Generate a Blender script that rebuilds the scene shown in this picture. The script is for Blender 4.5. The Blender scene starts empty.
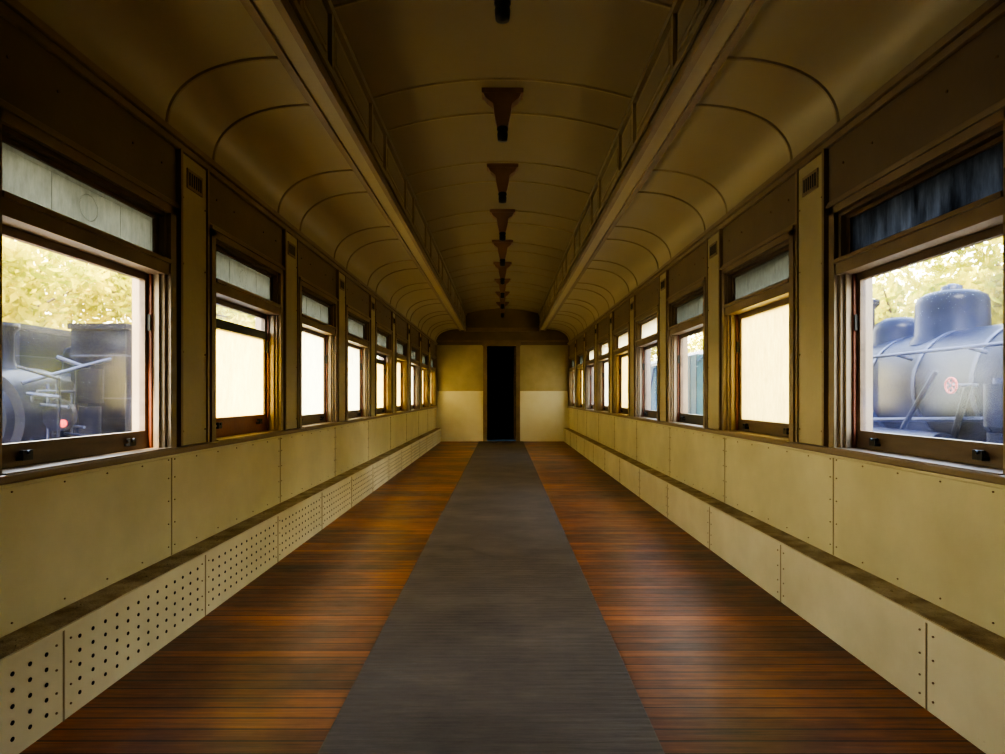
import bpy, math, random
from mathutils import Vector, Matrix
random.seed(7)
scene = bpy.context.scene
try:
    scene.view_settings.look = 'AgX - High Contrast'
except Exception:
    pass
H = 1.0            # camera height over the floor
XW = 1.46          # inner half width
XB = 1.35          # heater duct front
YR, YE = -0.5, 13.2
F = 600.0

# ---------------------------------------------------------------- materials
def new_mat(name):
    m = bpy.data.materials.new(name); m.use_nodes = True
    nt = m.node_tree; nt.nodes.clear()
    out = nt.nodes.new('ShaderNodeOutputMaterial')
    return m, nt, out

def N(nt, t, **kw):
    n = nt.nodes.new(t)
    for k, v in kw.items():
        setattr(n, k, v)
    return n

def ramp(nt, fac, stops):
    r = N(nt, 'ShaderNodeValToRGB')
    e = r.color_ramp.elements
    while len(e) < len(stops): e.new(0.5)
    for i, (p, c) in enumerate(stops):
        e[i].position = p; e[i].color = (c[0], c[1], c[2], 1)
    nt.links.new(fac, r.inputs[0])
    return r.outputs[0]

def noise(nt, scale, detail=4, vec=None, rough=0.55):
    n = N(nt, 'ShaderNodeTexNoise'); n.inputs['Scale'].default_value = scale
    n.inputs['Detail'].default_value = detail; n.inputs['Roughness'].default_value = rough
    if vec is not None: nt.links.new(vec, n.inputs['Vector'])
    return n.outputs['Fac']

def objco(nt, scale=(1, 1, 1)):
    t = N(nt, 'ShaderNodeTexCoord'); mp = N(nt, 'ShaderNodeMapping')
    mp.inputs['Scale'].default_value = scale
    nt.links.new(t.outputs['Object'], mp.inputs['Vector'])
    return mp.outputs['Vector']

def math_(nt, op, a, b=None, clamp=False):
    m = N(nt, 'ShaderNodeMath', operation=op); m.use_clamp = clamp
    for i, v in enumerate((a, b)):
        if v is None: continue
        if isinstance(v, (int, float)): m.inputs[i].default_value = v
        else: nt.links.new(v, m.inputs[i])
    return m.outputs[0]

def mixc(nt, fac, a, b, mode='MIX'):
    m = N(nt, 'ShaderNodeMix', data_type='RGBA', blend_type=mode)
    if isinstance(fac, (int, float)): m.inputs[0].default_value = fac
    else: nt.links.new(fac, m.inputs[0])
    for idx, v in ((6, a), (7, b)):
        if isinstance(v, tuple): m.inputs[idx].default_value = (v[0], v[1], v[2], 1)
        else: nt.links.new(v, m.inputs[idx])
    return m.outputs[2]

def painted(name, c1, c2, c3=None, rough=0.5, bump=0.15, scale=3.0, spots=0.0, stretch=(1, 1, 1), metal=0.0, spec=0.5, rvar=0.12):
    m, nt, out = new_mat(name)
    b = N(nt, 'ShaderNodeBsdfPrincipled')
    v = objco(nt, stretch)
    n1 = noise(nt, scale, 5, v)
    col = ramp(nt, n1, [(0.32, c1), (0.68, c2)])
    if c3:
        n2 = noise(nt, scale * 9, 6, v, 0.7)
        f = math_(nt, 'MULTIPLY', math_(nt, 'SUBTRACT', n2, 0.62 - spots, True), 9.0, True)
        col = mixc(nt, f, col, c3)
    nt.links.new(col, b.inputs['Base Color'])
    b.inputs['Metallic'].default_value = metal
    b.inputs['Specular IOR Level'].default_value = spec
    rr = math_(nt, 'ADD', math_(nt, 'MULTIPLY', n1, rvar), rough - rvar * 0.5)
    rr = math_(nt, 'MAXIMUM', rr, 0.34)
    nt.links.new(rr, b.inputs['Roughness'])
    if bump > 0:
        n3 = noise(nt, scale * 14, 4, v)
        bp = N(nt, 'ShaderNodeBump'); bp.inputs['Strength'].default_value = bump; bp.inputs['Distance'].default_value = 0.01
        nt.links.new(n3, bp.inputs['Height']); nt.links.new(bp.outputs[0], b.inputs['Normal'])
    nt.links.new(b.outputs[0], out.inputs[0])
    return m

M = {}
M['cream'] = painted('cream_paint', (0.60, 0.54, 0.325), (0.74, 0.675, 0.435), (0.34, 0.25, 0.10), 0.40, 0.06, 2.2, -0.1)
M['duct'] = painted('duct_paint', (0.66, 0.60, 0.40), (0.79, 0.73, 0.52), (0.36, 0.27, 0.13), 0.42, 0.06, 3.0, -0.08)
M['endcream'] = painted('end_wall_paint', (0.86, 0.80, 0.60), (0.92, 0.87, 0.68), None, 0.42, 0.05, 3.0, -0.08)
M['tan'] = painted('tan_paint', (0.18, 0.132, 0.08), (0.24, 0.18, 0.112), (0.13, 0.085, 0.045), 0.42, 0.06, 2.5, -0.1)
M['pilaster'] = painted('pilaster_paint', (0.42, 0.355, 0.20), (0.51, 0.435, 0.26), (0.2, 0.14, 0.07), 0.40, 0.06, 3, -0.1)
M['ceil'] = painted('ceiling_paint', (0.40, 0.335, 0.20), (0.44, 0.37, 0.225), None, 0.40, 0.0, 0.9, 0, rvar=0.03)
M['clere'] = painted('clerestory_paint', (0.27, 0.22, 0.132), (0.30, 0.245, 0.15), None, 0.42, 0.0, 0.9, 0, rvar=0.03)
M['brown'] = painted('varnished_brown_wood', (0.09, 0.055, 0.033), (0.16, 0.10, 0.06), (0.05, 0.022, 0.01), 0.4, 0.12, 3, 0.0, (1, 1, 6))
M['redwood'] = painted('red_wood', (0.18, 0.05, 0.022), (0.27, 0.085, 0.042), (0.08, 0.02, 0.01), 0.4, 0.12, 5, 0.0, (1, 1, 1))
M['moulding'] = painted('moulding_paint', (0.23, 0.165, 0.10), (0.32, 0.235, 0.145), (0.12, 0.08, 0.04), 0.4, 0.08, 4, -0.05)
M['bracket'] = painted('bracket_paint', (0.22, 0.125, 0.08), (0.30, 0.175, 0.115), None, 0.4, 0.08, 4, -0.05)
M['bead'] = painted('ceiling_bead_paint', (0.33, 0.265, 0.155), (0.40, 0.325, 0.195), None, 0.4, 0.0, 4, -0.05)
M['joint'] = painted('panel_joint', (0.32, 0.25, 0.13), (0.42, 0.34, 0.19), None, 0.6, 0.05)
M['screw'] = painted('rusty_screw', (0.16, 0.1, 0.045), (0.26, 0.17, 0.08), None, 0.5, 0.05, 20)
M['black'] = painted('black_metal', (0.008, 0.008, 0.008), (0.02, 0.018, 0.016), None, 0.4, 0.05, 20)
M['hole'] = painted('dark_perforation', (0.006, 0.005, 0.004), (0.01, 0.008, 0.006), None, 0.8, 0.0, 20)
M['dirt'] = painted('dusty_ledge', (0.26, 0.185, 0.10), (0.56, 0.46, 0.29), (0.10, 0.07, 0.04), 0.85, 0.8, 9, 0.03)
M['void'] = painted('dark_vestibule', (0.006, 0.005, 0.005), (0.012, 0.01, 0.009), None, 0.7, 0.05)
M['bluefloor'] = painted('blue_lino', (0.05, 0.13, 0.42), (0.08, 0.18, 0.5), None, 0.4, 0.05)  # vestibule floor blue, also painted on the threshold as doorway light
M['darkwood'] = painted('dark_bulkhead_wood', (0.03, 0.016, 0.008), (0.05, 0.028, 0.014), None, 0.5, 0.05)

def floor_mat():
    m, nt, out = new_mat('oiled_floorboards')
    b = N(nt, 'ShaderNodeBsdfPrincipled')
    t = N(nt, 'ShaderNodeTexCoord'); sp = N(nt, 'ShaderNodeSeparateXYZ')
    nt.links.new(t.outputs['Object'], sp.inputs[0])
    yb = math_(nt, 'DIVIDE', sp.outputs['Y'], 0.062)
    row = math_(nt, 'FLOOR', yb); fr = math_(nt, 'FRACT', yb)
    wn = N(nt, 'ShaderNodeTexWhiteNoise', noise_dimensions='1D'); nt.links.new(row, wn.inputs['W'])
    big = noise(nt, 1.3, 5, objco(nt, (0.9, 1.6, 1)), 0.6)
    streak = noise(nt, 3.0, 7, objco(nt, (0.8, 26, 1)), 0.7)
    f = math_(nt, 'ADD', math_(nt, 'MULTIPLY', wn.outputs['Value'], 0.22), math_(nt, 'MULTIPLY', streak, 0.6))
    f = math_(nt, 'ADD', f, math_(nt, 'MULTIPLY', math_(nt, 'SUBTRACT', big, 0.47), 1.1))
    col = ramp(nt, f, [(0.15, (0.045, 0.019, 0.011)), (0.40, (0.18, 0.058, 0.023)), (0.64, (0.42, 0.135, 0.038)), (0.92, (0.66, 0.29, 0.09))])
    gap = math_(nt, 'LESS_THAN', fr, 0.10)
    gap2 = math_(nt, 'MULTIPLY', gap, 0.9)
    col = mixc(nt, gap2, col, (0.02, 0.008, 0.004))
    nt.links.new(col, b.inputs['Base Color'])
    wear = noise(nt, 7, 6, objco(nt, (1, 3, 1)), 0.7)
    nt.links.new(math_(nt, 'MAXIMUM', math_(nt, 'ADD', math_(nt, 'MULTIPLY', wear, 0.35), 0.19), 0.32), b.inputs['Roughness'])
    b.inputs['Specular IOR Level'].default_value = 0.4
    hgt = math_(nt, 'SUBTRACT', math_(nt, 'MULTIPLY', streak, 0.35), gap)
    bp = N(nt, 'ShaderNodeBump'); bp.inputs['Strength'].default_value = 0.45; bp.inputs['Distance'].default_value = 0.006
    nt.links.new(hgt, bp.inputs['Height']); nt.links.new(bp.outputs[0], b.inputs['Normal'])
    nt.links.new(b.outputs[0], out.inputs[0]); return m
M['floor'] = floor_mat()

def carpet_mat():
    m, nt, out = new_mat('worn_runner')
    b = N(nt, 'ShaderNodeBsdfPrincipled')
    n1 = noise(nt, 2.0, 6, objco(nt, (1, 1.6, 1)), 0.65)
    n2 = noise(nt, 5.0, 6, objco(nt, (1, 14, 1)), 0.7)
    f = math_(nt, 'ADD', math_(nt, 'MULTIPLY', n1, 0.6), math_(nt, 'MULTIPLY', n2, 0.4))
    col = ramp(nt, f, [(0.34, (0.066, 0.049, 0.037)), (0.52, (0.115, 0.086, 0.064)), (0.7, (0.18, 0.137, 0.10))])
    nt.links.new(col, b.inputs['Base Color'])
    b.inputs['Roughness'].default_value = 0.62
    w = N(nt, 'ShaderNodeTexWave', wave_type='BANDS', bands_direction='Y'); w.inputs['Scale'].default_value = 9
    w.inputs['Distortion'].default_value = 0.8
    nt.links.new(objco(nt), w.inputs['Vector'])
    h = math_(nt, 'ADD', math_(nt, 'MULTIPLY', w.outputs['Fac'], 0.25), n2)
    bp = N(nt, 'ShaderNodeBump'); bp.inputs['Strength'].default_value = 0.5; bp.inputs['Distance'].default_value = 0.008
    nt.links.new(h, bp.inputs['Height']); nt.links.new(bp.outputs[0], b.inputs['Normal'])
    nt.links.new(b.outputs[0], out.inputs[0]); return m
M['carpet'] = carpet_mat()

def glass_mat(name, haze_lo, haze_hi, tint, hazecol, lowcol=0.75, st=(1, 3, 1)):
    m, nt, out = new_mat(name)
    tr = N(nt, 'ShaderNodeBsdfTransparent'); tr.inputs[0].default_value = (*tint, 1)
    tl = N(nt, 'ShaderNodeBsdfTranslucent')
    n = noise(nt, 3.5, 6, objco(nt, (1, 1, 1)), 0.65)
    n2 = noise(nt, 14, 5, objco(nt, st), 0.7)
    tl_col = ramp(nt, n2, [(0.3, tuple(c * lowcol for c in hazecol)), (0.7, hazecol)])
    nt.links.new(tl_col, tl.inputs[0])
    fac = N(nt, 'ShaderNodeMapRange'); fac.inputs[1].default_value = 0.38; fac.inputs[2].default_value = 0.68
    fac.inputs[3].default_value = haze_lo; fac.inputs[4].default_value = haze_hi
    nt.links.new(n, fac.inputs[0])
    mx = N(nt, 'ShaderNodeMixShader'); nt.links.new(fac.outputs[0], mx.inputs[0])
    nt.links.new(tr.outputs[0], mx.inputs[1]); nt.links.new(tl.outputs[0], mx.inputs[2])
    gl = N(nt, 'ShaderNodeBsdfGlossy'); gl.inputs['Roughness'].default_value = 0.12
    fr = N(nt, 'ShaderNodeFresnel'); fr.inputs[0].default_value = 1.35
    mx2 = N(nt, 'ShaderNodeMixShader'); nt.links.new(math_(nt, 'MULTIPLY', fr.outputs[0], 0.3), mx2.inputs[0])
    nt.links.new(mx.outputs[0], mx2.inputs[1]); nt.links.new(gl.outputs[0], mx2.inputs[2])
    nt.links.new(mx2.outputs[0], out.inputs[0]); return m
M['glass_clear'] = glass_mat('dusty_glass', 0.0, 0.007, (0.93, 0.95, 1.0), (0.2, 0.32, 1.0))
M['glass_haze'] = glass_mat('hazy_glass', 0.001, 0.035, (0.85, 0.9, 1.0), (0.3, 0.38, 1.0))
M['glass_frost'] = glass_mat('frosted_cream_glass', 0.86, 0.97, (1, 0.97, 0.88), (0.92, 0.79, 0.44))
M['glass_frostw'] = glass_mat('frosted_white_glass', 0.8, 0.97, (0.97, 0.97, 0.95), (0.86, 0.83, 0.70))
M['glass_trans'] = glass_mat('etched_transom_glass', 0.94, 0.99, (0.8, 0.82, 0.8), (0.20, 0.21, 0.20))
M['glass_dark'] = glass_mat('grimy_transom_glass', 0.95, 1.0, (0.14, 0.16, 0.2), (0.15, 0.165, 0.20), 0.10, (1, .8, .15))
M['etch'] = painted('etched_line', (0.12, 0.13, 0.13), (0.18, 0.19, 0.19), None, 0.6, 0.0)

# exterior
M['loco_black'] = painted('loco_black_paint', (0.0012, 0.0016, 0.006), (0.0022, 0.003, 0.010), (0.01, 0.008, 0.014), 0.36, 0.06, 4, -0.03, spec=0.08)
M['loco_blue'] = painted('loco_blue_paint', (0.0006, 0.0014, 0.006), (0.0012, 0.0026, 0.012), (0.006, 0.006, 0.012), 0.4, 0.06, 3, -0.05, spec=0.05)
M['loco_steel'] = painted('loco_steel', (0.010, 0.013, 0.03), (0.022, 0.027, 0.055), (0.02, 0.015, 0.015), 0.4, 0.1, 6, 0, spec=0.2)
M['loco_red'] = painted('loco_red_paint', (0.3, 0.01, 0.008), (0.4, 0.02, 0.012), None, 0.4, 0.05, 5)
M['wagon'] = painted('wagon_blue_green_paint', (0.01, 0.032, 0.04), (0.02, 0.05, 0.06), (0.015, 0.015, 0.015), 0.6, 0.1, 3, -0.05, spec=0.1)
M['coal'] = painted('coal', (0.003, 0.003, 0.004), (0.012, 0.012, 0.014), None, 0.5, 1.0, 12)
M['ballast'] = painted('ballast_gravel', (0.24, 0.22, 0.18), (0.40, 0.37, 0.3), (0.2, 0.17, 0.13), 0.9, 1.0, 6, 0.05)
M['bark'] = painted('bark', (0.1, 0.07, 0.04), (0.2, 0.15, 0.1), None, 0.9, 0.8, 6)
M['sleeper'] = painted('timber_sleeper', (0.09, 0.07, 0.05), (0.16, 0.12, 0.09), None, 0.9, 0.6, 6)
def leaf_mat():
    m, nt, out = new_mat('sunlit_leaves')
    d = N(nt, 'ShaderNodeBsdfDiffuse'); t = N(nt, 'ShaderNodeBsdfTranslucent')
    c = ramp(nt, noise(nt, 1.2, 3, objco(nt)), [(0.35, (0.26, 0.28, 0.015)), (0.7, (0.88, 0.70, 0.07))])
    nt.links.new(c, d.inputs[0]); nt.links.new(c, t.inputs[0])
    mx = N(nt, 'ShaderNodeMixShader'); mx.inputs[0].default_value = 0.5
    nt.links.new(d.outputs[0], mx.inputs[1]); nt.links.new(t.outputs[0], mx.inputs[2])
    nt.links.new(mx.outputs[0], out.inputs[0]); return m
M['leaf'] = leaf_mat()

# ---------------------------------------------------------------- mesh builder
class MB:
    def __init__(s): s.v = []; s.f = []; s.mi = []; s.sm = []; s.mats = []
    def m(s, key):
        if key not in s.mats: s.mats.append(key)
        return s.mats.index(key)
    def add(s, vs, fs, mat, smooth=False):
        o = len(s.v); s.v += [tuple(p) for p in vs]
        k = s.m(mat)
        for f in fs:
            s.f.append([i + o for i in f]); s.mi.append(k); s.sm.append(smooth)
    def box(s, x0, x1, y0, y1, z0, z1, mat):
        x0, x1 = min(x0, x1), max(x0, x1); y0, y1 = min(y0, y1), max(y0, y1); z0, z1 = min(z0, z1), max(z0, z1)
        v = [(x0,y0,z0),(x1,y0,z0),(x1,y1,z0),(x0,y1,z0),(x0,y0,z1),(x1,y0,z1),(x1,y1,z1),(x0,y1,z1)]
        s.add(v, [(0,3,2,1),(4,5,6,7),(0,1,5,4),(1,2,6,5),(2,3,7,6),(3,0,4,7)], mat)
    def cyl(s, p0, p1, r0, mat, r1=None, n=20, caps=True, smooth=True):
        if r1 is None: r1 = r0
        p0 = Vector(p0); p1 = Vector(p1); d = (p1 - p0).normalized()
        a = d.orthogonal().normalized(); b = d.cross(a)
        vs = []
        for p, r in ((p0, r0), (p1, r1)):
            for i in range(n):
                t = 2 * math.pi * i / n
                vs.append(p + a * (r * math.cos(t)) + b * (r * math.sin(t)))
        s.add(vs, [(i, (i + 1) % n, n + (i + 1) % n, n + i) for i in range(n)], mat, smooth)
        if caps:
            s.add(vs[:n], [tuple(reversed(range(n)))], mat); s.add(vs[n:], [tuple(range(n))], mat)
    def lathe(s, prof, org, mat, n=24):
        vs = []
        for r, z in prof:
            for i in range(n):
                t = 2 * math.pi * i / n
                vs.append((org[0] + r * math.cos(t), org[1] + r * math.sin(t), org[2] + z))
        fs = []
        for j in range(len(prof) - 1):
            for i in range(n):
                fs.append((j*n+i, j*n+(i+1)%n, (j+1)*n+(i+1)%n, (j+1)*n+i))
        s.add(vs, fs, mat, True)
    def strip(s, pts, y0, y1, mat, smooth=False):
        n = len(pts)
        vs = [(x, y0, z) for x, z in pts] + [(x, y1, z) for x, z in pts]
        s.add(vs, [(i, i + 1, n + i + 1, n + i) for i in range(n - 1)], mat, smooth)
    def rib(s, pts, yc, w, t, mat):
        """bead following the ceiling profile, standing t proud towards the room"""
        c = Vector((0, 1.6)); q = []
        for i, (x, z) in enumerate(pts):
            a = pts[max(i - 1, 0)]; b = pts[min(i + 1, len(pts) - 1)]
            tx, tz = b[0] - a[0], b[1] - a[1]; L = math.hypot(tx, tz)
            nx, nz = -tz / L, tx / L
            if nx * (c.x - x) + nz * (c.y - z) < 0: nx, nz = -nx, -nz
            q.append((x + nx * t, z + nz * t))
        n = len(pts)
        vs = []
        for y, arr in ((yc - w/2, pts), (yc - w/4, q), (yc + w/4, q), (yc + w/2, pts)):
            vs += [(x, y, z) for x, z in arr]
        fs = []
        for k in range(3):
            for i in range(n - 1):
                fs.append((k*n+i, k*n+i+1, (k+1)*n+i+1, (k+1)*n+i))
        s.add(vs, fs, mat)
    def obj(s, name, bevel=0.0, parent=None):
        me = bpy.data.meshes.new(name); me.from_pydata(s.v, [], s.f)
        for k in s.mats: me.materials.append(M[k])
        for i, p in enumerate(me.polygons):
            p.material_index = s.mi[i]; p.use_smooth = s.sm[i]
        me.update()
        o = bpy.data.objects.new(name, me); scene.collection.objects.link(o)
        if bevel:
            b = o.modifiers.new('bevel', 'BEVEL'); b.width = bevel; b.segments = 2; b.limit_method = 'ANGLE'
        if parent: o.parent = parent
        return o

POST0, SP = 2.816, 1.293
posts = [POST0 + SP * k for k in range(-1, 9)]      # 1.52 ... 13.16
WO = 0.44                                            # half opening
ZS, ZT = 0.765, 1.795                                # opening

# ---------------------------------------------------------------- floor
b = MB(); b.box(-1.6, 1.6, YR - 0.1, YE + 0.1, -0.12, 0, 'floor'); b.obj('floor')
b = MB(); b.box(-0.515, 0.452, YR + 0.05, YE - 0.05, 0.0, 0.007, 'carpet'); b.obj('carpet_runner', 0.003)

# ---------------------------------------------------------------- side walls
wins = []  # none behind the camera; unseen solid wall there keeps the near end dark
for i in range(len(posts) - 1):
    wins.append((posts[i] + posts[i + 1]) / 2)
for side, nm in ((-1, 'left'), (1, 'right')):
    b = MB()
    def bx(xa, xb, y0, y1, z0, z1, mat): b.box(side * xa, side * xb, y0, y1, z0, z1, mat)
    bx(XW, 1.60, YR, YE, -0.1, ZS, 'cream')
    bx(XW, 1.60, YR, YE, ZT, 2.17, 'tan')
    edges = [YR] + [e for w in wins for e in (w - WO, w + WO)] + [YE]
    for i in range(0, len(edges), 2):
        bx(XW, 1.60, edges[i], edges[i + 1], ZS, ZT, 'tan')
    for k, p in enumerate(posts):
        if p > YE - 0.1: p = YE - 0.06; hw = 0.055
        else: hw = 0.122
        bx(XW - 0.014, XW, p - hw, p + hw, 0.775, 2.10, 'pilaster')
        for sg in (-1, 1):
            bx(XW - 0.022, XW, p + sg * hw - 0.009, p + sg * hw + 0.009, 0.775, 2.11, 'moulding')
        if hw > 0.1:
            bx(XW - 0.019, XW - 0.013, p - 0.07, p + 0.07, 1.955, 2.045, 'moulding')
            for j in range(6):
                bx(XW - 0.021, XW - 0.018, p - 0.054 + j * 0.02, p - 0.046 + j * 0.02, 1.97, 2.03, 'black')
            for zz in (0.84, 1.2, 1.6, 1.9):
                for sg in (-0.1, 0.1):
                    b.cyl((side * XW, p + sg, zz), (side * (XW - 0.017), p + sg, zz), 0.004, 'screw', n=8)
    for p in posts:
        yj = p - 0.17
        if yj > YE - 0.2: continue
        bx(XW - 0.0025, XW, yj - 0.003, yj + 0.003, 0.30, 0.745, 'joint')
        for zz in (0.34, 0.44, 0.54, 0.64, 0.72):
            for sg in (-0.025, 0.025):
                b.cyl((side * XW, yj + sg, zz), (side * (XW - 0.003), yj + sg, zz), 0.003, 'screw', n=8)
        for j in range(1, 6):
            b.cyl((side * XW, yj + j * SP / 6, 0.325), (side * (XW - 0.003), yj + j * SP / 6, 0.325), 0.003, 'screw', n=8)
            b.cyl((side * XW, yj + j * SP / 6, 0.715), (side * (XW - 0.003), yj + j * SP / 6, 0.715), 0.003, 'screw', n=8)
        for sg in (-0.4, -0.2, 0.2, 0.4):
            if p + SP / 2 + sg < YE - 0.1:
                b.cyl((side * XW, p + SP/2 + sg, 2.0), (side * (XW - 0.004), p + SP/2 + sg, 2.0), 0.005, 'screw', n=8)
    b.obj('wall_' + nm)
    b = MB()
    bx(XW - 0.035, XW + 0.0, YR, YE, 2.135, 2.165, 'moulding')
    bx(XW - 0.02, XW + 0.0, YR, YE, 2.105, 2.135, 'moulding')
    bx(XW - 0.008, XW + 0.0, YR, YE, 1.852, 1.864, 'moulding')
    b.obj('trim_1' if side < 0 else 'trim_2', 0.006)
    b = MB()
    bx(XW - 0.035, XW + 0.0, YR, YE, 0.745, 0.772, 'moulding')
    bx(XW - 0.012, XW + 0.0, YR, YE, 0.728, 0.745, 'cream')
    b.obj('trim_3' if side < 0 else 'trim_4', 0.006)
    # heater duct
    b = MB(); XV = XW - 0.001
    bx(XB, XV, YR + .002, YE - .002, 0.001, 0.284, 'duct')
    bx(XB - 0.012, XV, YR + .002, YE - .002, 0.284, 0.294, 'duct')
    bx(XB - 0.004, XV, YR + .002, YE - .002, 0.294, 0.297, 'dirt')
    sp = 0.88 if side < 0 else 1.0
    y = 1.845 if side < 0 else 1.91
    y -= 2 * sp
    while y < YE - 0.2:
        bx(XB - 0.0025, XB, y - 0.003, y + 0.003, 0.001, 0.284, 'joint')
        for zz in (0.04, 0.10, 0.17, 0.245):
            b.cyl((side * XB, y + 0.03, zz), (side * (XB - 0.003), y + 0.03, zz), 0.0035, 'screw', n=8)
            b.cyl((side * XB, y - 0.03, zz), (side * (XB - 0.003), y - 0.03, zz), 0.0035, 'screw', n=8)
        if side < 0:
            nx = 13; dy = (sp - 0.14) / (nx - 1)
            for a in range(nx):
                for r in range(5):
                    yy = y + 0.07 + a * dy; zz = 0.055 + r * 0.045
                    if yy > YE - 0.1: continue
                    b.cyl((side * (XB - 0.0005), yy, zz), (side * (XB - 0.002), yy, zz), 0.0064, 'hole', n=10, smooth=False)
        y += sp
    for k in range(520):
        yy = random.uniform(YR + .02, YE - .02); xx = random.uniform(XB + 0.01, XW - 0.012); r = random.uniform(0.002, 0.008)
        a = random.random() * 3
        vs = [(side*xx + r*math.cos(a+t), yy + r*1.6*math.sin(a+t), 0.2965) for j, t in enumerate((0, 2.1, 4.2))]
        vs.append((side*xx, yy, 0.2965 + r * 0.8))
        b.add(vs, [(0,1,2),(0,1,3),(1,2,3),(2,0,3)], 'dirt')
    b.obj('heater_duct')

# ---------------------------------------------------------------- windows
def window(idx, side, yc, gl, tgl, mid=None, drop=0.0, bottom='brown'):
    b = MB()
    def bx(xa, xb, y0, y1, z0, z1, mat): b.box(side * xa, side * xb, y0, y1, z0, z1, mat)
    y0, y1 = yc - WO, yc + WO
    for sg, ye in ((-1, y0), (1, y1)):
        bx(XW - 0.018, XW + 0.002, ye, ye + sg * 0.045, 0.772, ZT + 0.035, 'moulding')
        bx(XW + 0.0, 1.60, ye, ye - sg * 0.018, ZS, ZT, 'moulding')
        bx(1.475, 1.49, ye - sg * 0.018, ye - sg * 0.034, ZS, 1.53, 'moulding')
        bx(1.51, 1.522, ye - sg * 0.018, ye - sg * 0.030, ZS, 1.53, 'redwood')
    bx(XW - 0.018, XW + 0.002, y0 - 0.045, y1 + 0.045, ZT, ZT + 0.035, 'moulding')
    bx(XW - 0.026, XW, y0 - 0.055, y1 + 0.055, ZT + 0.035, ZT + 0.05, 'moulding')
    bx(XW, 1.60, y0, y1, ZT - 0.018, ZT, 'brown')
    bx(XW - 0.03, 1.60, y0, y1, ZS - 0.01, ZS + 0.012, 'moulding')         # sill
    bx(XW - 0.012, 1.57, y0, y1, 1.525, 1.585, 'moulding')
    bx(XW - 0.024, 1.47, y0, y1, 1.575, 1.592, 'moulding')
    for (a, c, d, e) in ((y0+.018, y0+.045, 1.585, ZT-.018), (y1-.045, y1-.018, 1.585, ZT-.018)):
        bx(1.485, 1.51, a, c, d, e, 'brown')
    bx(1.485, 1.51, y0+.045, y1-.045, 1.585, 1.60, 'brown'); bx(1.485, 1.51, y0+.045, y1-.045, ZT-.035, ZT-.018, 'brown')
    bx(1.496, 1.499, y0+.04, y1-.04, 1.597, ZT-.032, tgl)
    za, zb = 1.615, ZT-.05
    xe = (1.4945, 1.4955)
    ya, yb = y0+.06, y1-.06
    if tgl == 'glass_trans':
        for (p, q, r, s_) in ((ya, yb, za, za+.0015), (ya, yb, zb, zb+.0015), (ya, ya+.0015, za, zb), (yb-.0015, yb, za, zb),
                              (ya+.2, ya+.2015, za, zb), (yb-.2015, yb-.2, za, zb)):
            bx(xe[0], xe[1], p, q, r, s_, 'etch')
        for k in range(40):
            t = k / 40 * 2 * math.pi; cy, cz, R = yc, (za+zb)/2, (zb-za)*.36
            bx(xe[0], xe[1], cy+R*math.cos(t)-.003, cy+R*math.cos(t)+.003, cz+R*math.sin(t)-.001, cz+R*math.sin(t)+.001, 'etch')
    xs0, xs1 = 1.525, 1.55
    zl, zh = ZS + 0.012 + drop, 1.525
    for (a, c) in ((y0+.018, y0+.05), (y1-.05, y1-.018)):
        bx(xs0, xs1, a, c, zl, zh, 'brown')
    bx(xs0, xs1, y0+.05, y1-.05, zl, zl+.075, bottom)
    bx(xs0, xs1, y0+.05, y1-.05, zh-.03, zh, 'brown')
    if drop: bx(xs0, xs1, y0+.018, y1-.018, ZS + .01, zl, 'redwood')
    zgt = zh - .03
    if mid:
        bx(xs0 - 0.015, xs1 - .001, y0+.05, y1-.05, mid, mid + .05, 'black')
        bx(1.536, 1.539, y0+.045, y1-.045, mid+.048, zgt+.003, 'glass_haze')
        zgt = mid
    bx(1.536, 1.539, y0+.045, y1-.045, zl+.07, zgt+.003, gl)
    for yy in (y0 + .17, y1 - .17):       # sash lifts
        bx(xs0 - .02, xs0, yy - .02, yy + .02, zl + .02, zl + .03, 'black')
        bx(xs0 - .024, xs0 - .016, yy - .02, yy + .02, zl + .02, zl + .052, 'black')
        b.cyl((side*(xs0-.001), yy, zl+.045), (side*(xs0-.03), yy, zl+.045), .007, 'black', n=10)
    for yy in (y0 + .03, y1 - .03):       # side catches
        bx(xs0 - .014, xs0, yy - .008, yy + .008, 1.28, 1.35, 'black')
    return b.obj('window_%d' % idx, 0.0025)

idx = 1
FR, FW, TR = 'glass_frost', 'glass_frostw', 'glass_trans'
left = [('glass_clear', TR, None, 0, 'brown'), (FR, TR, 1.36, 0.03, 'redwood'),
        (FW, TR, None, 0, 'brown'), (FW, TR, None, 0, 'brown'),
        (FR, TR, 1.4, 0, 'brown'), (FR, TR, None, 0, 'brown'),
        (FW, TR, None, 0, 'brown'), (FR, TR, None, 0, 'brown'), (FR, TR, None, 0, 'brown')]
right = [('glass_haze', 'glass_dark', None, 0, 'brown'), (FR, TR, None, 0, 'brown'),
         ('glass_clear', TR, None, 0, 'black'), ('glass_haze', FW, None, 0, 'brown'),
         (FR, FW, None, 0, 'brown'), (FW, FW, None, 0, 'brown'),
         ('glass_haze', FW, None, 0, 'brown'), (FR, TR, None, 0, 'brown'), (FW, TR, None, 0, 'brown')]
for side, arr in ((-1, left), (1, right)):
    for i, w in enumerate(wins):
        g, t, mid, dr, bt = arr[i]
        window(idx, side, w, g, t, mid, dr, bt); idx += 1

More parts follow.
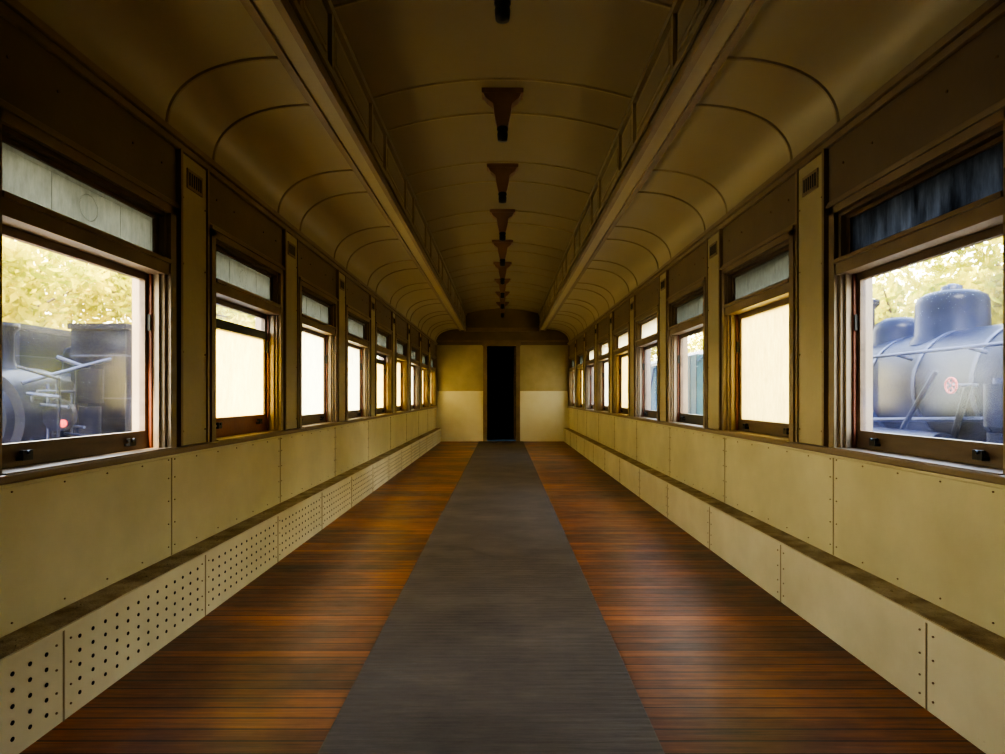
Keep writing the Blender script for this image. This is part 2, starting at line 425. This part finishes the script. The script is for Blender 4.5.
# ---------------------------------------------------------------- ceiling
def side_prof(s):
    pts = []
    for i in range(21):
        t = math.pi / 2 * i / 20
        c, sn = abs(math.cos(t)) ** 0.85, abs(math.sin(t)) ** 0.85
        pts.append((s * (0.93 + 0.53 * c), 2.16 + 0.31 * sn))
    return pts
top_prof = [(-0.80 + 1.6 * i / 16, 2.81 + 0.12 * (1 - ((i - 8) / 8) ** 2)) for i in range(17)]
b = MB()
for s in (-1, 1):
    sp_ = side_prof(s)
    b.strip([(s * 1.6, 2.16)] + sp_[:1], YR, YE, 'ceil')
    b.strip(sp_, YR, YE, 'ceil', True)
    b.box(s * 0.81, s * 0.935, YR, YE, 2.445, 2.50, 'ceil')
    b.box(s * 0.80, s * 0.83, YR, YE, 2.425, 2.47, 'moulding')
    b.box(s * 0.915, s * 0.95, YR, YE, 2.43, 2.475, 'moulding')
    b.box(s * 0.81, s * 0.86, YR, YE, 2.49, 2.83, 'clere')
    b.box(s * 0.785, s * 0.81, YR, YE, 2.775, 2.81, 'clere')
    b.box(s * 0.795, s * 0.81, YR, YE, 2.50, 2.53, 'clere')
    for p in [POST0 + SP * (k) for k in range(-3, 9)]:
        for o in (-0.22, 0.22):
            y = p - 0.24 + o
            if y < YR + .1 or y > YE - .1: continue
            b.box(s * 0.79, s * 0.81, y - 0.014, y + 0.014, 2.53, 2.775, 'bead')
        y = p - .24
        if YR + .3 < y < YE - .3:
            b.box(s * 0.80, s * 0.81, y - .16, y + .16, 2.57, 2.74, 'bead')
            b.box(s * 0.797, s * 0.80, y - .14, y + .14, 2.59, 2.72, 'clere')
            b.box(s * 0.80, s * 0.81, y + .22 + .06, y + .22 + .79, 2.57, 2.74, 'bead')
            b.box(s * 0.797, s * 0.80, y + .22 + .08, y + .22 + .77, 2.59, 2.72, 'clere')
    for p in [POST0 + SP * k for k in range(-3, 9)]:
        for o in (-0.21, 0.21):
            if YR + .05 < p + o < YE - .05:
                b.rib(sp_, p + o, 0.022, 0.008, 'bead')
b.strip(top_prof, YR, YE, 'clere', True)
for p in [POST0 + SP * k for k in range(-3, 9)]:
    for o in (-0.22, 0.22):
        y = p - 0.24 + o
        if YR + .05 < y < YE - .05:
            b.rib(top_prof, y, 0.024, 0.009, 'bead')
roof = [(-1.62, 2.16)] + [(1.62 * math.sin(t), 2.35 + 0.68 * math.cos(t)) for t in [(-1.45 + 2.9 * i / 20) for i in range(21)]] + [(1.62, 2.16)]
b.strip(roof, YR - .1, YE + 2.0, 'tan', True)
b.obj('ceiling')

# lamp brackets
for k in range(-1, 8):
    y = 3.80 + 1.22 * k
    b = MB()
    zt = 2.928
    b.box(-0.13, 0.13, y - 0.05, y + 0.05, zt - 0.03, zt, 'bracket')
    prof = [(0.118, zt - 0.03), (0.10, zt - 0.06), (0.06, zt - 0.09), (0.05, zt - 0.16), (0.04, zt - 0.2), (0.034, zt - 0.23)]
    for (a, z1), (c, z0) in zip(prof[:-1], prof[1:]):
        vs = [(-a, y-.04, z1), (a, y-.04, z1), (a, y+.04, z1), (-a, y+.04, z1), (-c, y-.035, z0), (c, y-.035, z0), (c, y+.035, z0), (-c, y+.035, z0)]
        b.add(vs, [(0,1,2,3),(7,6,5,4),(0,4,5,1),(1,5,6,2),(2,6,7,3),(3,7,4,0)], 'bracket')
    b.lathe([(0.0, -.0), (0.034, 0), (0.036, -0.02), (0.03, -0.03), (0.034, -0.045), (0.030, -0.085), (0.0, -0.09)], (-0.0, y, zt - 0.225), 'black')
    b.obj('ceiling_lamp_bracket')

# ---------------------------------------------------------------- end walls
b = MB()
dx0, dx1, dz = -0.355, 0.315, 2.10
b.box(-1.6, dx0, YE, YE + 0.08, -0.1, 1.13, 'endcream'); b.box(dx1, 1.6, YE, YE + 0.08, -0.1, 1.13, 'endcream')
b.box(-1.6, dx0, YE, YE + 0.08, 1.13, 2.12, 'pilaster'); b.box(dx1, 1.6, YE, YE + 0.08, 1.13, 2.12, 'pilaster')
b.box(dx0, dx1, YE, YE + 0.08, dz, 2.12, 'tan'); b.box(-1.6, 1.6, YE, YE + 0.08, 2.12, 3.05, 'tan')
b.box(-1.46, dx0 - .07, YE - 0.015, YE, 1.11, 1.14, 'pilaster'); b.box(dx1 + .07, 1.46, YE - 0.015, YE, 1.11, 1.14, 'pilaster')
b.box(-1.46, 1.46, YE - 0.025, YE, 2.19, 2.23, 'moulding')
b.box(-0.85, 0.85, YE - 0.04, YE, 2.42, 2.50, 'moulding')
b.obj('wall_back')
b = MB(); b.box(-1.6, 1.6, YR - 0.1, YR, -0.1, 3.05, 'darkwood'); b.obj('wall_front')  # unseen dark wall added close behind the camera to cut bounced light
b = MB()
e_ = .002
for a, c in ((dx0 - .07, dx0 + .018), (dx1 - .018, dx1 + .07)):
    b.box(a, c, YE - .03, YE - e_, 0.002, dz + .07, 'moulding')
b.box(dx0 - .09, dx1 + .09, YE - .035, YE - e_, dz, dz + .08, 'moulding')
b.box(dx0 + .018, dx1 - .018, YE - .03, YE + .08, 0.008, .04, 'bluefloor')  # threshold strip, its blue painted in for light coming through the doorway
b.box(dx1 - .06, dx1 - .022, YE + .01, YE + .66, .045, dz - .02, 'brown')
b.box(dx1 - .068, dx1 - .06, YE + .14, YE + .58, 1.15, 1.9, 'black')
b.cyl((dx1 - .06, YE + .6, 1.0), (dx1 - .11, YE + .6, 1.0), .02, 'loco_steel')
b.obj('door_1', 0.003)
b = MB()
yv = YE + 0.082
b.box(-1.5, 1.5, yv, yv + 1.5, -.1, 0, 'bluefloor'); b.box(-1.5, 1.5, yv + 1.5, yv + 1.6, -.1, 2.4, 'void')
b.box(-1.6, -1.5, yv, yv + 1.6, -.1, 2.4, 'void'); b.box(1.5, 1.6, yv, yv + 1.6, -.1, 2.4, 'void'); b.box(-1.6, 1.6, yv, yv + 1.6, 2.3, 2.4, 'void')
b.obj('vestibule')

# ---------------------------------------------------------------- exterior
ZG = -1.25
b = MB(); b.box(-60, 60, -40, 90, ZG - .2, ZG, 'ballast'); b.obj('ground')

def wheel(b, s, y, r, body):
    nseg = 28
    x0, x1 = s*.70, s*.80
    for k in range(nseg):
        t0, t1 = 2*math.pi*k/nseg, 2*math.pi*(k+1)/nseg
        vs = []
        for x in (x0, x1):
            for rr in (r, r*.86):
                for t in (t0, t1):
                    vs.append((x, y+rr*math.cos(t), r+rr*math.sin(t)))
        b.add(vs, [(0,1,3,2),(4,6,7,5),(0,4,5,1),(2,3,7,6)], 'loco_steel')
    for k in range(10):
        t = 2*math.pi*k/10
        b.cyl((s*.75, y, r), (s*.75, y+r*.88*math.cos(t), r+r*.88*math.sin(t)), .03, body, n=6)
    b.cyl((s*.66, y, r), (s*.86, y, r), r*.2, 'loco_black', n=14)

def loco(name, loc, rot, sc, body, tank=False, sand=0.15):
    b = MB()
    b.box(-.55, .55, -3.2, 3.5, .75, 1.0, 'loco_black')
    b.box(-1.15, 1.15, -1.5, 3.3, 1.15, 1.2, body)
    b.box(-1.15, -1.12, -1.5, 3.3, 1.05, 1.2, 'loco_red'); b.box(1.12, 1.15, -1.5, 3.3, 1.05, 1.2, 'loco_red')
    b.cyl((0, -1.5, 1.95), (0, 2.4, 1.95), .62, body, n=40)
    b.box(-.6, .6, -1.5, -.2, 1.2, 1.9, body)
    for y in (-.7, .1, .9, 1.7): b.cyl((0, y, 1.95), (0, y + .05, 1.95), .632, 'loco_steel', n=40)
    b.cyl((0, 2.35, 1.95), (0, 3.3, 1.95), .67, 'loco_black', n=40)
    b.cyl((0, 3.3, 1.95), (0, 3.36, 1.95), .55, 'loco_black', r1=.5, n=32)
    b.cyl((0, 3.36, 1.95), (0, 3.42, 1.95), .07, 'loco_steel')
    b.lathe([(.26, 0), (.2, .08), (.17, .16), (.17, .5), (.23, .56), (.23, .62), (.15, .62)], (0, 2.9, 2.55), 'loco_black')
    b.lathe([(.42, -.1), (.35, .02), (.34, .36), (.32, .43), (.24, .48), (.1, .51), (0, .515)], (0, 1.2, 2.52), body)
    b.lathe([(.1, 0), (.1, .06), (.03, .09), (0, .09)], (0, 1.2, 3.01), 'loco_steel', 12)
    b.lathe([(.34, -.1), (.29, .02), (.28, .16), (.25, .25), (.15, .31), (0, .33)], (0, sand, 2.52), body)
    for x in (-.08, .08): b.cyl((x, -1.0, 2.5), (x, -1.0, 2.75), .04, 'loco_steel', n=10)
    for s in (-1, 1):
        b.box(s*1.12, s*1.15, -2.95, -1.5, 1.15, 2.1, body)
        b.box(s*1.12, s*1.15, -1.7, -1.5, 2.1, 2.95, body); b.box(s*1.12, s*1.15, -2.4, -2.2, 2.1, 2.95, body)
        b.box(s*1.12, s*1.15, -2.95, -2.85, 2.1, 2.95, body); b.box(s*1.12, s*1.15, -2.95, -1.5, 2.8, 3.0, body)
        b.box(s*1.14, s*1.17, -2.95, -1.5, 2.07, 2.11, 'loco_steel')
        b.cyl((s*.74, -1.5, 2.3), (s*.74, 3.2, 2.3), .018, 'loco_steel', n=8)
        for y in (-1, 0, 1, 2, 3): b.cyl((s*.58, y, 2.25), (s*.75, y, 2.3), .02, 'loco_steel', n=8)
        b.cyl((s*.66, -1.5, 1.7), (s*.66, 2.2, 1.55), .025, 'loco_steel', n=8)
        b.cyl((s*.75, -1.4, 1.25), (s*.75, 2.8, 1.25), .035, 'loco_steel', n=8)
        b.cyl((s*.9, -.6, 1.2), (s*.9, -.6, 1.55), .13, 'loco_black'); b.cyl((s*.9, -.6, 1.6), (s*.9, -.6, 1.95), .15, 'loco_black')
        b.cyl((s*.9, -.6, 1.95), (s*.9, -.6, 2.0), .09, 'loco_steel')
        b.cyl((s*.9, .1, 1.35), (s*.9, 1.5, 1.35), .16, body)
        if tank:   # side water tank and front pump gear
            b.box(s*.36, s*1.12, .95, 2.1, 1.2, 3.22, body)
            b.box(s*.33, s*1.15, .92, 2.13, 3.18, 3.26, 'loco_black')
            for z in (1.6, 2.2, 2.8): b.box(s*.36, s*1.13, .94, 2.11, z, z+.02, 'loco_steel')
            b.cyl((s*.9, 2.5, 1.2), (s*.9, 2.5, 2.1), .13, 'loco_black'); b.cyl((s*.9, 2.5, 2.15), (s*.9, 2.5, 2.6), .16, body)
            b.cyl((s*.9, 2.5, 2.6), (s*.6, 2.7, 2.75), .03, 'loco_steel', n=8)
            b.cyl((s*.55, 3.2, 2.4), (s*1.05, 2.3, 2.75), .025, 'loco_steel', n=8)
            b.cyl((s*1.0, 3.2, 1.2), (s*1.0, 3.2, 2.45), .02, 'loco_black', n=8)
            b.cyl((s*1.0, 3.2, 2.45), (s*.5, 3.2, 2.6), .02, 'loco_black', n=8)
            for q in range(7):
                yq = 2.3 + .14*q
                b.cyl((s*(.62+.05*(q%3)), yq, 1.2), (s*(.62+.05*(q%3)), yq, 2.3+.1*(q%2)), .018, 'loco_steel', n=6)
                b.cyl((s*.5, yq, 1.5+.13*q), (s*1.05, yq+.1, 1.45+.13*q), .02, 'loco_steel', n=6)
            b.cyl((s*.85, 2.95, 2.0), (s*.85, 3.02, 2.0), .2, 'loco_black', n=20)
            b.box(s*.7, s*1.05, 2.7, 3.0, 1.2, 1.7, 'loco_black')
            b.cyl((s*.95, 3.04, 1.9), (s*.95, 3.06, 1.9), .05, 'loco_red', n=14)
        for k in range(16):
            t0, t1 = 2*math.pi*k/16, 2*math.pi*(k+1)/16
            b.cyl((s*.86, .06+.07*math.cos(t0), 1.95+.07*math.sin(t0)), (s*.86, .06+.07*math.cos(t1), 1.95+.07*math.sin(t1)), .011, 'loco_red', n=6)
        for k in range(3):
            t = math.pi*k/3
            b.cyl((s*.86, .06+.07*math.cos(t), 1.95+.07*math.sin(t)), (s*.86, .06-.07*math.cos(t), 1.95-.07*math.sin(t)), .008, 'loco_red', n=6)
        b.cyl((s*.6, .06, 1.95), (s*.87, .06, 1.95), .018, 'loco_steel', n=8)
        b.cyl((s*.7, .06, 1.95), (s*.7, .3, 1.3), .03, 'loco_black', n=8)
        b.cyl((s*.68, .5, 2.1), (s*.80, 1.0, 1.3), .025, 'loco_black', n=8)
        for y, r in ((-1.0, .6), (.4, .6), (1.8, .6), (3.0, .36), (-4.1, .42), (-5.6, .42)):
            wheel(b, s, y, r, body)
        b.box(s*.86, s*.91, -1.1, 1.9, .42, .52, 'loco_steel')
        b.box(s*.92, s*.96, .4, 2.7, .5, .58, 'loco_steel')
        b.cyl((s*.95, 2.5, .8), (s*.95, 3.3, .8), .27, 'loco_black')
        b.cyl((s*.6, 3.6, 1.0), (s*.6, 4.0, 1.0), .07, 'loco_steel'); b.cyl((s*.6, 4.0, 1.0), (s*.6, 4.05, 1.0), .2, 'loco_steel')
    b.box(-1.12, 1.12, -1.53, -1.5, 1.15, 2.9, body)
    rp = [(1.2*math.sin(t), 2.45+.85*math.cos(t)) for t in [(-.95+1.9*i/12) for i in range(13)]]
    b.strip(rp, -3.1, -1.4, body, True); b.strip([(x, z-.03) for x, z in rp], -3.1, -1.4, body, True)
    b.box(-1.15, 1.15, 3.45, 3.6, .8, 1.25, 'loco_red')
    b.cyl((0, 3.0, 2.75), (0, 3.35, 2.75), .14, 'loco_steel')
    b.box(-1.15, 1.15, -6.4, -3.3, 1.05, 2.35, body); b.box(-.9, .9, -6.4, -3.1, .7, 1.05, 'loco_black')
    b.box(-1.0, 1.0, -6.0, -3.5, 2.35, 2.5, 'coal')
    for k in range(60):
        x, y = random.uniform(-.9, .9), random.uniform(-5.9, -3.6); r = random.uniform(.08, .16)
        b.lathe([(0, -r), (r*.9, -.3*r), (r*.8, .5*r), (0, r)], (x, y, 2.5 + .1*(1-abs(x))), 'coal', 6)
    for s in (-1, 1):
        b.box(s*.70, s*.77, -14, 14, -.1, .0, 'loco_steel')
    for k in range(-22, 23):
        b.box(-1.25, 1.25, k*.62-.11, k*.62+.11, -.14, -.09, 'sleeper')
    o = b.obj(name)
    o.location = loc; o.rotation_euler = (0, 0, rot); o.scale = (sc, sc, sc)
    return o
loco('steam_locomotive', (5.75, 6.3, ZG + .12), 0, 1.15, 'loco_black', False, 2.1)
loco('steam_locomotive', (-6.1, 10.0, ZG + .12), math.pi, 0.95, 'loco_blue', True)

# goods wagon standing ahead of the right-hand engine
b = MB()
b.box(-1.25, 1.25, -4.4, 4.4, .85, 1.1, 'loco_black')
b.box(-1.25, 1.25, -4.3, 4.3, 1.1, 3.1, 'wagon')
for s in (-1, 1):
    for k in range(19): b.box(s*1.25, s*1.265, -4.3 + k*.478, -4.27 + k*.478, 1.1, 3.1, 'loco_black')
    b.box(s*1.26, s*1.31, -.8, .8, 1.15, 3.0, 'wagon'); b.box(s*1.26, s*1.33, -1.8, 1.8, 3.0, 3.08, 'loco_steel')
    for d in (-1, 1): b.cyl((s*1.32, d*.7, 1.2), (s*1.32, -d*.7, 2.95), .03, 'loco_steel', n=6)
    for y in (-3.3, -2.1, 2.1, 3.3): wheel(b, s, y, .45, 'loco_black')
rp = [(1.4*math.sin(t), 2.55+.85*math.cos(t)) for t in [(-1.1+2.2*i/14) for i in range(15)]]
b.strip(rp, -4.4, 4.4, 'loco_steel', True)
o = b.obj('goods_wagon'); o.location = (5.75, 18.2, ZG + .12)

# trees
def tree_mesh():
    b = MB()
    pts = [Vector((0, 0, 0)), Vector((.1, .05, 1.6)), Vector((-.05, .1, 3.0)), Vector((.1, 0, 4.3))]
    rr = [.28, .2, .15, .08]
    for i in range(3): b.cyl(pts[i], pts[i+1], rr[i], 'bark', r1=rr[i+1], n=10)
    cl = []
    for k in range(26):
        t = random.uniform(.1, 1); base = Vector((0, 0, 1.0 + 3.2 * t)); a = random.random() * 6.28
        tip = base + Vector((math.cos(a) * random.uniform(.8, 2.2), math.sin(a) * random.uniform(.8, 2.2), random.uniform(-.4, 1.3)))
        b.cyl(base, tip, .05, 'bark', r1=.015, n=6); cl.append(tip)
    for c in cl:
        R = random.uniform(.7, 1.2)
        for k in range(250):
            d = Vector((random.gauss(0, 1), random.gauss(0, 1), random.gauss(0, .8))).normalized() * R * random.random() ** .4
            p = c + d; s = random.uniform(.08, .16)
            u = Vector((random.gauss(0, 1), random.gauss(0, 1), random.gauss(0, 1))).normalized(); w = u.orthogonal().normalized()
            b.add([p - u*s, p + w*s*.5, p + u*s, p - w*s*.5], [(0, 1, 2, 3)], 'leaf')
    return b
tb = tree_mesh()
t0 = tb.obj('tree'); t0.location = (-13, 12, ZG)
places = [(-14, 17), (-12.5, 22), (-14.5, 27), (-16, 8), (-13, 34), (-17, 14), (-18, 19), (-14.5, 14.5), (13, 9), (14, 14), (12.5, 19), (14, 25), (13, 32), (16, 11), (17, 20), (11, 40), (-11, 42), (15, 16.5)]
for i, (x, y) in enumerate(places):
    o = bpy.data.objects.new('tree', t0.data); scene.collection.objects.link(o)
    o.location = (x, y, ZG); o.rotation_euler = (0, 0, i * 1.7); s = 1.05 + .45 * random.random(); o.scale = (s, s, s)

# ---------------------------------------------------------------- light
w = bpy.data.worlds.new('sky'); scene.world = w; w.use_nodes = True
nt = w.node_tree; nt.nodes.clear()
out = N(nt, 'ShaderNodeOutputWorld'); bg = N(nt, 'ShaderNodeBackground')
tc = N(nt, 'ShaderNodeTexCoord'); sp = N(nt, 'ShaderNodeSeparateXYZ'); nt.links.new(tc.outputs['Generated'], sp.inputs[0])
c = ramp(nt, sp.outputs['Z'], [(0.0, (1.0, .84, .46)), (0.25, (1.0, .92, .66)), (0.8, (.62, .78, 1.0))])
nt.links.new(c, bg.inputs[0]); bg.inputs[1].default_value = 19.0
nt.links.new(bg.outputs[0], out.inputs[0])
sl = bpy.data.lights.new('sun', 'SUN'); sl.energy = 28; sl.angle = math.radians(1.0); sl.color = (1, .86, .60)
so = bpy.data.objects.new('sun', sl); scene.collection.objects.link(so)
so.rotation_euler = Vector((0.10, 0.62, -0.78)).to_track_quat('-Z', 'Y').to_euler()

# ---------------------------------------------------------------- camera
cam = bpy.data.cameras.new('camera'); co = bpy.data.objects.new('camera', cam); scene.collection.objects.link(co)
co.location = (0, 0, H); co.rotation_euler = (math.radians(90), 0, 0)
cam.sensor_width = 36; cam.lens = 36 * F / 1005; cam.shift_y = 19 / 1005; cam.clip_start = .02; cam.clip_end = 300
scene.camera = co
